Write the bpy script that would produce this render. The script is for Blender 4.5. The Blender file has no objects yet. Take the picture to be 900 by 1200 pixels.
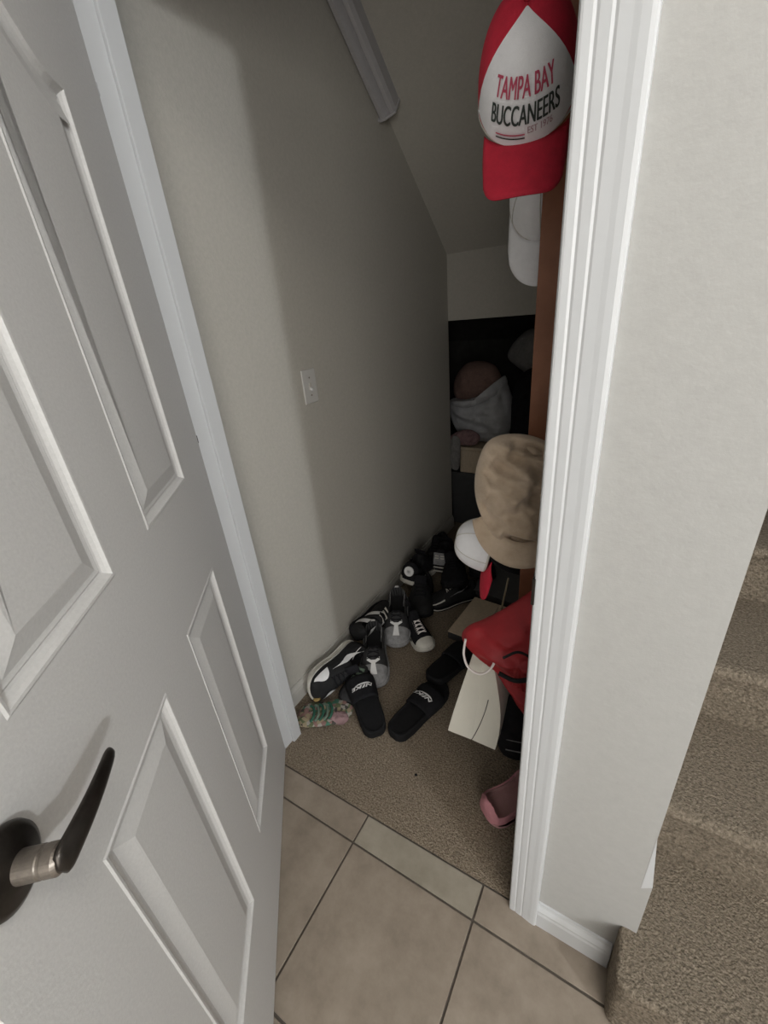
import bpy, bmesh, math, random
from mathutils import Vector, Matrix, noise, Euler

random.seed(7)
R = math.radians
C = bpy.context.scene.collection
SC = bpy.context.scene

# ------------------------------------------------------------------ camera, light, exposure
cam_d = bpy.data.cameras.new('camera')
cam = bpy.data.objects.new('camera', cam_d)
C.objects.link(cam)
cx = Vector((0.85640868, 0.50880421, -0.08764960))
cdn = Vector((0.15179895, -0.41040303, -0.89917898))
cfw = Vector((-0.49347873, 0.75676127, -0.42870866))
cam.matrix_world = Matrix(((cx.x, -cdn.x, -cfw.x, 0), (cx.y, -cdn.y, -cfw.y, 0),
                           (cx.z, -cdn.z, -cfw.z, 1.4), (0, 0, 0, 1)))
cam_d.sensor_fit = 'HORIZONTAL'
cam_d.sensor_width = 36
cam_d.lens = 36 * 496.35 / 900
cam_d.clip_start = 0.02
SC.camera = cam

vs = SC.view_settings
vs.view_transform = 'Standard'
vs.look = 'None'
vs.gamma = 1
vs.use_curve_mapping = False
vs.exposure = 0.0

w = bpy.data.worlds.new('world')
SC.world = w
w.use_nodes = True
w.node_tree.nodes['Background'].inputs[0].default_value = (0.80, 0.88, 1.0, 1)
w.node_tree.nodes['Background'].inputs[1].default_value = 0.6


def light(name, kind, loc, power, color, size=0.1, aim=None, size_y=None):
    d = bpy.data.lights.new(name, kind)
    d.energy = power
    d.color = color
    if kind == 'AREA':
        d.shape = 'RECTANGLE' if size_y else 'SQUARE'
        d.size = size
        if size_y:
            d.size_y = size_y
    else:
        d.shadow_soft_size = size
    o = bpy.data.objects.new(name, d)
    o.location = loc
    if aim:
        o.rotation_euler = (Vector(aim) - Vector(loc)).to_track_quat('-Z', 'Y').to_euler()
    C.objects.link(o)
    return o


light('wall_lamp_light', 'POINT', (2.40, -0.885, 2.11), 112, (0.93, 0.97, 1.0), 0.06)
light('ceiling_lamp_light', 'AREA', (0.50, 0.0, 2.42), 9.5, (1.0, 0.95, 0.88), 0.35, (0.50, 0.0, 0))
light('hall_fill_light', 'AREA', (1.15, -1.75, 1.30), 44, (1.0, 0.965, 0.91), 1.6, (-0.6, 0.9, 1.0), 1.6)  # added fill behind the camera, no real source, lifts the closet and left wall


# ------------------------------------------------------------------ materials
def mat(name, col, rough=0.7, var=0.0, scale=20, bump=0.0, bscale=200, metal=0.0, col2=None,
        spec=0.5, trans=0.0, alpha=1.0, bdist=0.002, sheen=0.0, emit=None):
    m = bpy.data.materials.new(name)
    m.use_nodes = True
    nt = m.node_tree
    b = nt.nodes['Principled BSDF']
    b.inputs['Roughness'].default_value = rough
    b.inputs['Metallic'].default_value = metal
    b.inputs['Specular IOR Level'].default_value = spec
    b.inputs['Transmission Weight'].default_value = trans
    b.inputs['Alpha'].default_value = alpha
    b.inputs['Sheen Weight'].default_value = sheen
    c = (*col, 1)
    tc = nt.nodes.new('ShaderNodeTexCoord')
    if var > 0 or col2:
        n = nt.nodes.new('ShaderNodeTexNoise')
        n.inputs['Scale'].default_value = scale
        n.inputs['Detail'].default_value = 6
        n.inputs['Roughness'].default_value = 0.65
        nt.links.new(tc.outputs['Object'], n.inputs['Vector'])
        r = nt.nodes.new('ShaderNodeValToRGB')
        r.color_ramp.elements[0].position = 0.32
        r.color_ramp.elements[1].position = 0.68
        if col2:
            r.color_ramp.elements[0].color = c
            r.color_ramp.elements[1].color = (*col2, 1)
        else:
            r.color_ramp.elements[0].color = (*[v * (1 - var) for v in col], 1)
            r.color_ramp.elements[1].color = (*[min(1, v * (1 + var)) for v in col], 1)
        nt.links.new(n.outputs['Fac'], r.inputs['Fac'])
        nt.links.new(r.outputs['Color'], b.inputs['Base Color'])
    else:
        b.inputs['Base Color'].default_value = c
    if bump > 0:
        n2 = nt.nodes.new('ShaderNodeTexNoise')
        n2.inputs['Scale'].default_value = bscale
        n2.inputs['Detail'].default_value = 4
        nt.links.new(tc.outputs['Object'], n2.inputs['Vector'])
        bp = nt.nodes.new('ShaderNodeBump')
        bp.inputs['Strength'].default_value = bump
        bp.inputs['Distance'].default_value = bdist
        nt.links.new(n2.outputs['Fac'], bp.inputs['Height'])
        nt.links.new(bp.outputs['Normal'], b.inputs['Normal'])
    return m


M_wall = mat('wall_paint', (0.375, 0.37, 0.355), 0.85, 0.03, 60, 0.25, 160)
M_closet = mat('closet_paint', (0.46, 0.44, 0.395), 0.9, 0.05, 90, 0.3, 170)
M_ceil = mat('ceiling_paint', (0.55, 0.54, 0.52), 0.9, 0.05, 90, 0.5, 90)
M_trim = mat('trim_paint', (0.53, 0.54, 0.55), 0.42, 0.015, 8, 0.05, 60)
M_door = mat('door_paint', (0.61, 0.60, 0.585), 0.5, 0.05, 220, 0.12, 260)
M_carpet = mat('carpet', (0.11, 0.084, 0.06), 1.0, 0, 170, 1.0, 260, col2=(0.37, 0.305, 0.23), bdist=0.008, spec=0.1)
M_stair = mat('stair_carpet', (0.105, 0.086, 0.064), 1.0, 0, 150, 1.0, 240, col2=(0.33, 0.275, 0.21), bdist=0.008, spec=0.1)
M_tile = mat('ceramic_tile', (0.20, 0.163, 0.125), 0.5, 0, 11, 0.1, 80, col2=(0.30, 0.25, 0.20))
M_tile2 = mat('ceramic_tile_pale', (0.225, 0.20, 0.155), 0.5, 0, 11, 0.1, 80, col2=(0.32, 0.285, 0.23))
M_shaded = mat('shaded_recess', (0.045, 0.043, 0.04), 0.95, 0.2, 20)  # shade of the back recess put into the colour of its surfaces
M_grout = mat('grout', (0.10, 0.085, 0.07), 0.95, 0.2, 60, 0.3, 200)
M_bronze = mat('aged_bronze', (0.055, 0.048, 0.042), 0.34, 0.25, 40, 0.05, 80, metal=0.85)
M_nickel = mat('worn_nickel', (0.30, 0.27, 0.24), 0.28, 0.2, 30, 0, 0, metal=0.9)
M_plate = mat('switch_plastic', (0.56, 0.55, 0.53), 0.4)
M_spin = mat('rubbed_bronze', (0.20, 0.175, 0.15), 0.42, 0.3, 60, 0.1, 80, metal=0.8)
M_wood = mat('red_brown_wood', (0.22, 0.085, 0.04), 0.5, 0, 9, 0.1, 60, col2=(0.31, 0.125, 0.062))
M_black = mat('black_fabric', (0.010, 0.010, 0.012), 0.9, 0.3, 40, 0.3, 300, spec=0.2)
M_blk2 = mat('black_leather', (0.014, 0.014, 0.015), 0.75, 0.2, 40, 0.2, 240, spec=0.25)
M_rubber = mat('black_rubber', (0.010, 0.010, 0.011), 0.85, 0.15, 60, 0.2, 200, spec=0.15)
M_lining = mat('dark_lining', (0.008, 0.008, 0.009), 0.95)
M_white = mat('white_leather', (0.72, 0.72, 0.72), 0.5, 0.04, 40, 0.1, 200)
M_offw = mat('off_white_rubber', (0.55, 0.53, 0.48), 0.6, 0.06, 40)
M_grey = mat('grey_mesh', (0.22, 0.22, 0.225), 0.7, 0.25, 60, 0.5, 400)
M_dgrey = mat('dark_grey_mesh', (0.022, 0.022, 0.024), 0.75, 0.25, 60, 0.5, 400)
M_red = mat('red_cloth', (0.52, 0.014, 0.04), 0.8, 0.12, 40, 0.3, 500)
M_redbag = mat('red_nylon', (0.33, 0.012, 0.018), 0.6, 0.15, 12, 0.3, 60)
M_capw = mat('white_twill', (0.80, 0.80, 0.82), 0.85, 0.03, 60, 0.25, 600)
M_pink = mat('pink_fabric', (0.50, 0.22, 0.25), 0.85, 0.1, 40, 0.3, 300)
M_dusty = mat('dusty_pink_cloth', (0.24, 0.15, 0.155), 0.9, 0.2, 40, 0.3, 200)
M_pinki = mat('pink_insole', (0.36, 0.20, 0.20), 0.9, 0.1, 40)
M_beige = mat('beige_wool', (0.40, 0.305, 0.215), 0.95, 0, 14, 0.4, 220, col2=(0.56, 0.45, 0.345), sheen=0.2)
M_paper = mat('white_paper', (0.66, 0.64, 0.57), 0.75, 0.03, 8, 0.1, 30)
M_cord = mat('white_cord', (0.75, 0.70, 0.68), 0.8)
M_card = mat('tan_cardboard', (0.56, 0.46, 0.34), 0.9, 0.12, 90, 0.2, 150)
M_cardd = mat('dark_cardboard', (0.055, 0.056, 0.058), 0.45, 0.1, 30)
M_brownf = mat('brown_fleece', (0.20, 0.125, 0.105), 1.0, 0.15, 90, 0.6, 300)
M_greyf = mat('grey_canvas', (0.20, 0.195, 0.19), 0.95, 0.15, 70, 0.4, 200)
M_poly = mat('cloudy_plastic', (0.62, 0.63, 0.66), 0.35, 0.12, 14, 0.6, 30, alpha=0.72)
M_line = mat('dark_crease', (0.06, 0.055, 0.05), 0.9)
M_ink = mat('black_print', (0.03, 0.04, 0.035), 0.8)
M_inkr = mat('red_print', (0.45, 0.06, 0.11), 0.8)
M_inkg = mat('grey_print', (0.42, 0.30, 0.32), 0.8)
M_green = mat('green_fabric', (0.02, 0.095, 0.06), 0.8, 0.2, 60)
M_palegreen = mat('pale_green_fabric', (0.12, 0.17, 0.13), 0.8, 0.2, 60)
M_gold = mat('mustard_fabric', (0.36, 0.25, 0.09), 0.8, 0.2, 90)
M_floral = mat('patterned_cloth', (0.16, 0.15, 0.085), 0.9, 0, 45, 0.3, 200, col2=(0.46, 0.36, 0.27))
M_basec = mat('closet_base_paint', (0.47, 0.455, 0.42), 0.6, 0.03, 20)
nt = M_floral.node_tree
vo = nt.nodes.new('ShaderNodeTexVoronoi')
vo.inputs['Scale'].default_value = 75
tc_ = [n for n in nt.nodes if n.type == 'TEX_COORD'][0]
nt.links.new(tc_.outputs['Object'], vo.inputs['Vector'])
rp = nt.nodes.new('ShaderNodeValToRGB')
rp.color_ramp.interpolation = 'CONSTANT'
for p_, c_ in ((.0, (.10, .12, .06)), (.25, (.27, .22, .14)), (.45, (.05, .045, .04)), (.6, (.30, .28, .25)), (.75, (.22, .12, .11)), (.88, (.05, .15, .10))):
    e_ = rp.color_ramp.elements.new(p_) if p_ else rp.color_ramp.elements[0]
    e_.color = (*c_, 1)
sx = nt.nodes.new('ShaderNodeSeparateColor')
nt.links.new(vo.outputs['Color'], sx.inputs[0])
nt.links.new(sx.outputs[0], rp.inputs['Fac'])
nt.links.new(rp.outputs['Color'], nt.nodes['Principled BSDF'].inputs['Base Color'])
M_strip = mat('fixture_enamel', (0.42, 0.41, 0.42), 0.5, 0.04, 40)
M_stick = mat('pale_wood', (0.45, 0.37, 0.26), 0.7)


# ------------------------------------------------------------------ mesh helpers
def link(name, bm, m, parent=None, smooth=False, bev=0.0, seg=2, mats=None):
    bmesh.ops.recalc_face_normals(bm, faces=bm.faces[:])
    me = bpy.data.meshes.new(name)
    bm.to_mesh(me)
    bm.free()
    for x in (mats or [m]):
        me.materials.append(x)
    if smooth:
        for p in me.polygons:
            p.use_smooth = True
    o = bpy.data.objects.new(name, me)
    C.objects.link(o)
    if parent:
        o.parent = parent
    if bev:
        md = o.modifiers.new('bevel', 'BEVEL')
        md.width = bev
        md.segments = seg
        md.limit_method = 'ANGLE'
        md.angle_limit = R(40)
    return o


def solid(o, t, off=0):
    md = o.modifiers.new('solid', 'SOLIDIFY')
    md.thickness = t
    md.offset = off
    return o


def subsurf(o, n=1):
    md = o.modifiers.new('sub', 'SUBSURF')
    md.levels = md.render_levels = n
    return o


def abox(bm, x0, x1, y0, y1, z0, z1, mtx=None):
    vs_ = [bm.verts.new(Vector(p)) for p in ((x0, y0, z0), (x1, y0, z0), (x1, y1, z0), (x0, y1, z0),
                                             (x0, y0, z1), (x1, y0, z1), (x1, y1, z1), (x0, y1, z1))]
    if mtx:
        for v in vs_:
            v.co = mtx @ v.co
    for f in ((0, 3, 2, 1), (4, 5, 6, 7), (0, 1, 5, 4), (1, 2, 6, 5), (2, 3, 7, 6), (3, 0, 4, 7)):
        bm.faces.new([vs_[i] for i in f])


def box(name, x0, x1, y0, y1, z0, z1, m, parent=None, bev=0.0):
    bm = bmesh.new()
    abox(bm, x0, x1, y0, y1, z0, z1)
    return link(name, bm, m, parent, bev=bev)


def prism(name, pts, axis, a, b, m, parent=None, bev=0.0, smooth=False):
    """polygon pts in the two other axes, extruded along axis from a to b"""
    def P(u, v, t):
        return {'x': (t, u, v), 'y': (u, t, v), 'z': (u, v, t)}[axis]
    bm = bmesh.new()
    A = [bm.verts.new(P(u, v, a)) for u, v in pts]
    B_ = [bm.verts.new(P(u, v, b)) for u, v in pts]
    n = len(pts)
    bm.faces.new(A)
    bm.faces.new(B_[::-1])
    for i in range(n):
        bm.faces.new((A[i], A[(i + 1) % n], B_[(i + 1) % n], B_[i]))
    return link(name, bm, m, parent, bev=bev, smooth=smooth)


def agrid(bm, fn, nu, nv, wrap_v=False, matfn=None):
    g = []
    for i in range(nu + 1):
        row = []
        for j in range(nv if wrap_v else nv + 1):
            row.append(bm.verts.new(fn(i / nu, j / nv)))
        g.append(row)
    for i in range(nu):
        for j in range(nv):
            j2 = (j + 1) % nv if wrap_v else j + 1
            f = bm.faces.new((g[i][j], g[i + 1][j], g[i + 1][j2], g[i][j2]))
            if matfn:
                f.material_index = matfn((i + .5) / nu, (j + .5) / nv)
    return g


def tube_pts(bm, pts, r, n=8, r2=None, cap=True):
    pts = [Vector(p) for p in pts]
    rings = []
    up = Vector((0.13, 0.21, 1)).normalized()
    for i, p in enumerate(pts):
        t = (pts[min(i + 1, len(pts) - 1)] - pts[max(i - 1, 0)]).normalized()
        a = t.cross(up)
        if a.length < 1e-3:
            a = t.cross(Vector((1, 0, 0)))
        a.normalize()
        b = t.cross(a).normalized()
        k = i / max(1, len(pts) - 1)
        rr = r if r2 is None else r + (r2 - r) * k
        rings.append([bm.verts.new(p + (a * math.cos(q) + b * math.sin(q)) * rr)
                      for q in [2 * math.pi * j / n for j in range(n)]])
    for i in range(len(rings) - 1):
        for j in range(n):
            bm.faces.new((rings[i][j], rings[i][(j + 1) % n], rings[i + 1][(j + 1) % n], rings[i + 1][j]))
    if cap:
        bm.faces.new(rings[0][::-1])
        bm.faces.new(rings[-1])


def tube(name, pts, r, m, parent=None, n=8, r2=None):
    bm = bmesh.new()
    tube_pts(bm, pts, r, n, r2)
    return link(name, bm, m, parent, smooth=True)


def arc(pts, n=20):
    """catmull-rom through points"""
    P = [Vector(p) for p in pts]
    P = [2 * P[0] - P[1]] + P + [2 * P[-1] - P[-2]]
    out = []
    for i in range(1, len(P) - 2):
        for k in range(n):
            t = k / n
            p0, p1, p2, p3 = P[i - 1:i + 3]
            out.append(.5 * ((2 * p1) + (-p0 + p2) * t + (2 * p0 - 5 * p1 + 4 * p2 - p3) * t * t
                             + (-p0 + 3 * p1 - 3 * p2 + p3) * t ** 3))
    out.append(P[-2])
    return out


def lathe(bm, prof, n=32, mtx=None):
    rings = []
    for r, z in prof:
        ring = []
        for k in range(n):
            a = 2 * math.pi * k / n
            v = Vector((r * math.cos(a), r * math.sin(a), z))
            ring.append(bm.verts.new(mtx @ v if mtx else v))
        rings.append(ring)
    for i in range(len(rings) - 1):
        for k in range(n):
            bm.faces.new((rings[i][k], rings[i][(k + 1) % n], rings[i + 1][(k + 1) % n], rings[i + 1][k]))
    if prof[0][0] > 1e-6:
        bm.faces.new(rings[0][::-1])
    if prof[-1][0] > 1e-6:
        bm.faces.new(rings[-1])
    bmesh.ops.remove_doubles(bm, verts=bm.verts[:], dist=1e-6)


def thing(name, label, cat, loc=(0, 0, 0), rot=(0, 0, 0), group=None):
    o = bpy.data.objects.new(name, None)
    o.empty_display_size = 0.05
    C.objects.link(o)
    o.location = loc
    o.rotation_euler = rot
    o['label'] = label
    o['category'] = cat
    if group:
        o['group'] = group
    return o


def tag(o, label, cat, group=None):
    o['label'] = label
    o['category'] = cat
    if group:
        o['group'] = group
    return o


def struct(o, label=None):
    o['kind'] = 'structure'
    if label:
        o['label'] = label
    return o


def sroot(name, loc=(0, 0, 0), label=None, rz=0):
    o = bpy.data.objects.new(name, None)
    C.objects.link(o)
    o.location = loc
    o.rotation_euler = (0, 0, rz)
    return struct(o, label)


def lerp(tab, u):
    for (a, va), (b, vb) in zip(tab, tab[1:]):
        if u <= b:
            k = (u - a) / (b - a)
            k = max(0, min(1, k))
            return va + (vb - va) * k
    return tab[-1][1]


def smooth(a, b, x):
    t = max(0, min(1, (x - a) / (b - a)))
    return t * t * (3 - 2 * t)


def text_on(name, s, size, fn, m, parent, cell=0.004, shear=0.0, bold=0.0, xs=1.0, heavy=0.0):
    """flat lettering wrapped on a surface: fn(u, v) -> point, u/v in metres, centred on 0,0"""
    cu = bpy.data.curves.new(name, 'FONT')
    cu.body = s
    cu.size = size
    cu.shear = shear
    cu.offset = bold
    cu.align_x = 'CENTER'
    cu.align_y = 'CENTER'
    o = bpy.data.objects.new(name, cu)
    C.objects.link(o)
    bpy.context.view_layer.update()
    me = bpy.data.meshes.new_from_object(o.evaluated_get(bpy.context.evaluated_depsgraph_get()))
    bpy.data.objects.remove(o)
    bm = bmesh.new()
    for dx in ((0, -heavy, heavy) if heavy else (0,)):
        me.transform(Matrix.Translation((dx, abs(dx) * .3, abs(dx) * .1)))
        bm.from_mesh(me)
        me.transform(Matrix.Translation((-dx, -abs(dx) * .3, -abs(dx) * .1)))
    bmesh.ops.triangulate(bm, faces=bm.faces[:])
    for _ in range(3):
        es = [e for e in bm.edges if e.calc_length() > cell]
        if not es:
            break
        bmesh.ops.subdivide_edges(bm, edges=es, cuts=1)
        bmesh.ops.triangulate(bm, faces=bm.faces[:])
    for v in bm.verts:
        v.co = Vector(fn(v.co.x * xs, v.co.y))
    return link(name, bm, m, parent)


# ------------------------------------------------------------------ the setting
WY0, WY1 = 0.578, 0.695       # doorway wall, hall side / closet side
CLX = -1.035                  # closet left wall
CRX = 0.010                   # closet right wall
# closet carpet + hall sub floor
struct(box('floor', -2.2, 2.6, -2.4, 0.60, -0.05, -0.004, M_grout))
cp = bmesh.new()
agrid(cp, lambda u, v: (CLX - 0.01 + u * (CRX - CLX + .02), 0.5815 + v * 2.72,
                        0.0055 + 0.0025 * noise.noise(Vector((u * 30, v * 70, 1)))), 70, 160)
struct(link('carpet_floor', cp, M_carpet, smooth=True), 'brown closet carpet floor behind the tile threshold')

# tiles
tile_root = sroot('tile_floor')
P = 0.3665
G = 0.0028
XS = [-0.546 + P * k for k in range(-4, 9)]


def tile(x0, x1, y0, y1, m):
    return box('tile', x0 + G, x1 - G, y0 + G, y1 - G, -0.012, random.uniform(-0.0004, 0.0006), m, tile_root, bev=0.0015)


for i in range(len(XS) - 1):
    if XS[i] < 1.1:
        tile(XS[i], XS[i + 1], 0.4985, 0.5835, M_tile2 if i in (4, 7) else M_tile)
    for r_ in range(-6, 1):
        y1 = 0.4985 + r_ * P
        if y1 < -1.2 or XS[i] > 1.7:
            continue
        tile(XS[i], XS[i + 1], y1 - P, y1, M_tile)

# doorway wall
WT = 2.46
HEAD = 2.05
struct(box('wall_front_right', -0.104, CRX, WY0, WY1, 0, WT, M_wall))
struct(box('wall_right', CRX, 0.133, WY0, 3.32, 0, WT, M_wall))
lw = sroot('wall_front_left')
box('wall_panel', -2.2, -0.945, WY0, WY1, 0, WT, M_wall, lw)
box('wall_header', -0.945, -0.104, WY0, WY1, HEAD + .01, WT, M_wall, lw)
struct(prism('wall_corner_base', [(0.133, 0), (0.149, 0), (0.149, 0.362), (0.133, 0.345)], 'y', WY0, 0.80, M_wall))
struct(prism('trim_1', [(0.1325, 0.344), (0.149, 0.364), (0.1325, 0.515)], 'y', WY0 - .0005, 0.86, M_trim),
       'white pointed end of the stair skirt board at the wall corner')
# closet walls
struct(box('wall_left', CLX - .1, CLX, WY1, 2.44, 0, 2.75, M_closet))
struct(box('wall_left_return', -1.75, CLX - .1, WY1, WY1 + .1, 0, 2.75, M_closet))
struct(box('wall_back_header', CLX - .6, CRX, 2.44, 2.50, 1.313, 1.72, M_closet))
struct(box('wall_recess_left', -1.70, -1.62, 2.44, 3.32, 0, 1.72, M_shaded))
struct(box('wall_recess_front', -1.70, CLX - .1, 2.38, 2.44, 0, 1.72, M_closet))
struct(box('wall_back', -1.70, CRX, 3.30, 3.38, 0, 1.72, M_shaded))
struct(box('recess_floor', -1.70, CLX - .01, 2.44, 3.32, -0.05, 0.004, M_shaded))
# sloped ceiling under the stairs: through (y 1.89, z 2.068) and (2.445, 1.63)
SL = -0.79


def slope_z(y):
    return 1.634 + (2.445 - y) * 0.79


struct(prism('ceiling_slope', [(2.52, slope_z(2.52)), (2.52, slope_z(2.52) + .08), (1.10, slope_z(1.10) + .08), (1.10, slope_z(1.10))],
             'x', CLX - .1, CRX + .02, M_closet))
struct(box('ceiling_closet', CLX - .1, CRX + .02, WY1 - .02, 1.12, slope_z(1.12), slope_z(1.12) + .06, M_closet))
struct(prism('ceiling_recess', [(2.495, 1.60), (3.36, 1.10), (3.36, 1.2), (2.495, 1.70)], 'x', -1.70, CRX, M_shaded))
struct(box('wall_closet_header', CLX, CRX, WY1 - .05, WY1, WT, slope_z(1.12) + .02, M_closet))

# baseboards: closet left
def base_profile(t=0.013, h=0.088):
    return [(0, 0), (t, 0), (t, h * .62), (t * .85, h * .70), (t * .85, h * .76), (t * .45, h * .90), (t * .35, h), (0, h)]


struct(prism('baseboard_left', [(CLX + a, b) for a, b in base_profile()], 'y', WY1, 2.44, M_basec))
struct(prism('baseboard_right', [(CRX - a, b) for a, b in base_profile()], 'y', WY1, 2.44, M_trim))
struct(prism('baseboard_front', [(WY0 - a, b) for a, b in base_profile(.014, .088)], 'x', -0.041, 0.116, M_trim))

# jambs and casings
def casing_profile():
    # across from inner edge (0) to outer edge (.066), height = how far it stands off the wall
    return [(0, 0), (0, .010), (.0015, .0118), (.004, .0125), (.012, .0128), (.015, .0118), (.018, .0130), (.028, .0142), (.031, .0134), (.034, .0146),
            (.046, .0160), (.052, .0172), (.060, .0178), (.064, .0170), (.066, .0145), (.066, 0)]


dw = sroot('trim_2', label='white door frame of the closet')
box('jamb_left', -0.945, -0.929, WY0 - .004, 0.703, 0, HEAD, M_trim, dw, bev=.001)
box('jamb_stop_left', -0.929, -0.919, 0.662, 0.700, 0, HEAD - .01, M_trim, dw, bev=.0015)
box('jamb_right', -0.109, -0.104, WY0 - .004, 0.703, 0, HEAD, M_trim, dw, bev=.001)
box('jamb_stop_right', -0.119, -0.109, 0.662, 0.700, 0, HEAD - .01, M_trim, dw, bev=.0015)
box('jamb_head', -0.945, -0.104, WY0 - .004, 0.703, HEAD, HEAD + .016, M_trim, dw, bev=.001)
prism('casing_right', [(-0.107 + a, WY0 - b) for a, b in casing_profile()], 'z', 0, HEAD + .07, M_trim, dw)
prism('casing_left', [(-0.934 - a, WY0 - b) for a, b in casing_profile()], 'z', 0, HEAD + .07, M_trim, dw)
prism('casing_head', [(WY0 - b, HEAD + .004 + a) for a, b in casing_profile()], 'x', -1.0, -0.041, M_trim, dw)
# strike plate on the right jamb
sp = thing('strike_plate', 'small dark metal strike plate let into the edge of the right door frame', 'strike plate', (-0.109, 0.610, 0.985))
bmx = bmesh.new()
abox(bmx, -0.0016, 0.0, -0.036, 0.012, -0.028, 0.028)
abox(bmx, -0.001, 0.004, -0.046, -0.036, -0.024, 0.024)
link('plate', bmx, M_bronze, sp, bev=.002)
box('latch_hole', -0.0019, -0.0014, -0.008, 0.008, -0.014, 0.014, M_lining, sp)

# stairs
st = sroot('stairs', label='carpeted stairs rising beyond the wall corner')
NY = [0.475, 0.757, 1.045, 1.365, 1.665, 1.965, 2.265, 2.565]
for i, y in enumerate(NY):
    z1 = 0.18 * (i + 1)
    xl = 0.150
    yb = NY[i + 1] + .04 if i + 1 < len(NY) else y + .32
    zb = 0.0 if i == 0 else z1 - 0.20
    if i == 0:
        pts = [(0.118, y + .012), (0.13, y), (1.12, y), (1.12, yb), (xl, yb), (xl, 0.60), (0.118, 0.577)]
        bm = bmesh.new()
        A = [bm.verts.new((a, b, 0.0)) for a, b in pts]
        B_ = [bm.verts.new((a, b, z1)) for a, b in pts]
        bm.faces.new(A[::-1])
        bm.faces.new(B_)
        for k in range(len(pts)):
            bm.faces.new((A[k], A[(k + 1) % len(pts)], B_[(k + 1) % len(pts)], B_[k]))
        link('step', bm, M_stair, st, bev=.016, seg=4)
    else:
        prism('step', [(y + .02, zb - .14), (y + .02, z1 - .04), (y, z1 - .032), (y - .004, z1 - .016), (y + .006, z1 - .003), (y + .02, z1),
                       (yb, z1), (yb, zb - .14)], 'x', xl, 1.12, M_stair, st, bev=.004)
struct(box('wall_stair_side', 1.12, 1.2, WY0, 3.32, 0, 2.9, M_wall))
struct(box('wall_stair_back', 0.133, 1.2, 3.32, 3.4, 0, 2.9, M_wall))

# hall shell (behind and around the camera)
struct(box('wall_hall_right', 2.5, 2.6, -2.4, 0.58, 0, 2.46, M_wall))
struct(box('wall_hall_front', 1.2, 2.6, 0.578, 0.66, 0, 2.46, M_wall))
struct(box('wall_hall_left', -2.2, -2.1, -2.4, 0.578, 0, 2.46, M_wall))
struct(box('wall_hall_back', -2.2, 2.6, -2.5, -2.4, 0, 2.46, M_wall))
struct(box('ceiling', -2.2, 2.6, -2.5, 0.70, 2.46, 2.52, M_ceil))

# ------------------------------------------------------------------ the door
HX, HY = -0.927, 0.6228
DW, DH = 0.90, 2.03
du = Vector((0.6487, -0.7610, 0))            # hinge -> free edge
dn_ = Vector((0.7610, 0.6487, 0))            # visible face normal
door = sroot('door_1', (0, 0, 0), 'white four panel arched closet door standing half open')
door.matrix_world = Matrix(((du.x, 0, dn_.x, HX), (du.y, 0, dn_.y, HY), (0, 1, 0, 0), (0, 0, 0, 1)))
# local: x = distance from hinge, y = height, z = out of the visible face
PS = [(0.168, 0.408), (0.540, 0.770)]


def panel_outline(x0, x1, y0, y1, arch, n=14):
    pts = [(x0, y0), (x1, y0)]
    if not arch:
        return pts + [(x1, y1), (x0, y1)]
    top = []
    for k in range(n + 1):
        t = k / n
        x = x0 + (x1 - x0) * t
        rise = smooth(0.12, 0.95, t if arch == 1 else 1 - t) * 0.085
        top.append((x, y1 + rise))
    return pts + top[::-1]


def inset(poly, d):
    n = len(poly)
    out = []
    for i in range(n):
        p0, p1, p2 = Vector(poly[i - 1]), Vector(poly[i]), Vector(poly[(i + 1) % n])
        a = (p1 - p0).normalized()
        b = (p2 - p1).normalized()
        na, nb = Vector((-a.y, a.x)), Vector((-b.y, b.x))
        m_ = (na + nb)
        m_.normalize()
        k = d / max(0.35, m_.dot(na))
        out.append(tuple(p1 + m_ * k))
    return out


# slab with openings: triangulated fill of outline + panel outlines
bm = bmesh.new()
polys = []
for (a, b), arch in zip(PS, (1, 2)):
    polys.append(panel_outline(a, b, 0.258, 0.893, 0))
    polys.append(panel_outline(a, b, 1.112, 1.742, arch))
edges = []


def loop(pts, z):
    vs2 = [bm.verts.new((x, y, z)) for x, y in pts]
    return vs2, [bm.edges.new((vs2[i], vs2[(i + 1) % len(vs2)])) for i in range(len(vs2))]


ov, oe = loop([(0, 0.008), (DW, 0.008), (DW, DH), (0, DH)], 0)
edges += oe
for p in polys:
    edges += loop(p, 0)[1]
bmesh.ops.triangle_fill(bm, edges=edges, use_beauty=True, use_dissolve=False)
bv = [bm.verts.new((v.co.x, v.co.y, -0.035)) for v in ov]
for i in range(4):
    bm.faces.new((ov[i], ov[(i + 1) % 4], bv[(i + 1) % 4], bv[i]))
bm.faces.new(bv[::-1])
link('slab', bm, M_door, door)
rings = [(0.0, 0.0), (0.0025, 0.0016), (0.006, 0.0012), (0.009, -0.003), (0.013, -0.0065), (0.016, -0.0078), (0.0185, -0.0066),
         (0.021, -0.0072), (0.024, -0.0076), (0.048, -0.0012), (0.051, -0.0006)]
for p in polys:
    bm = bmesh.new()
    prev = None
    for d, z in rings:
        ring = [bm.verts.new((x, y, z)) for x, y in inset(p, d)]
        if prev:
            for i in range(len(ring)):
                j = (i + 1) % len(ring)
                bm.faces.new((prev[i], prev[j], ring[j], ring[i]))
        prev = ring
    bm.faces.new(prev)
    link('panel', bm, M_door, door)
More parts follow.
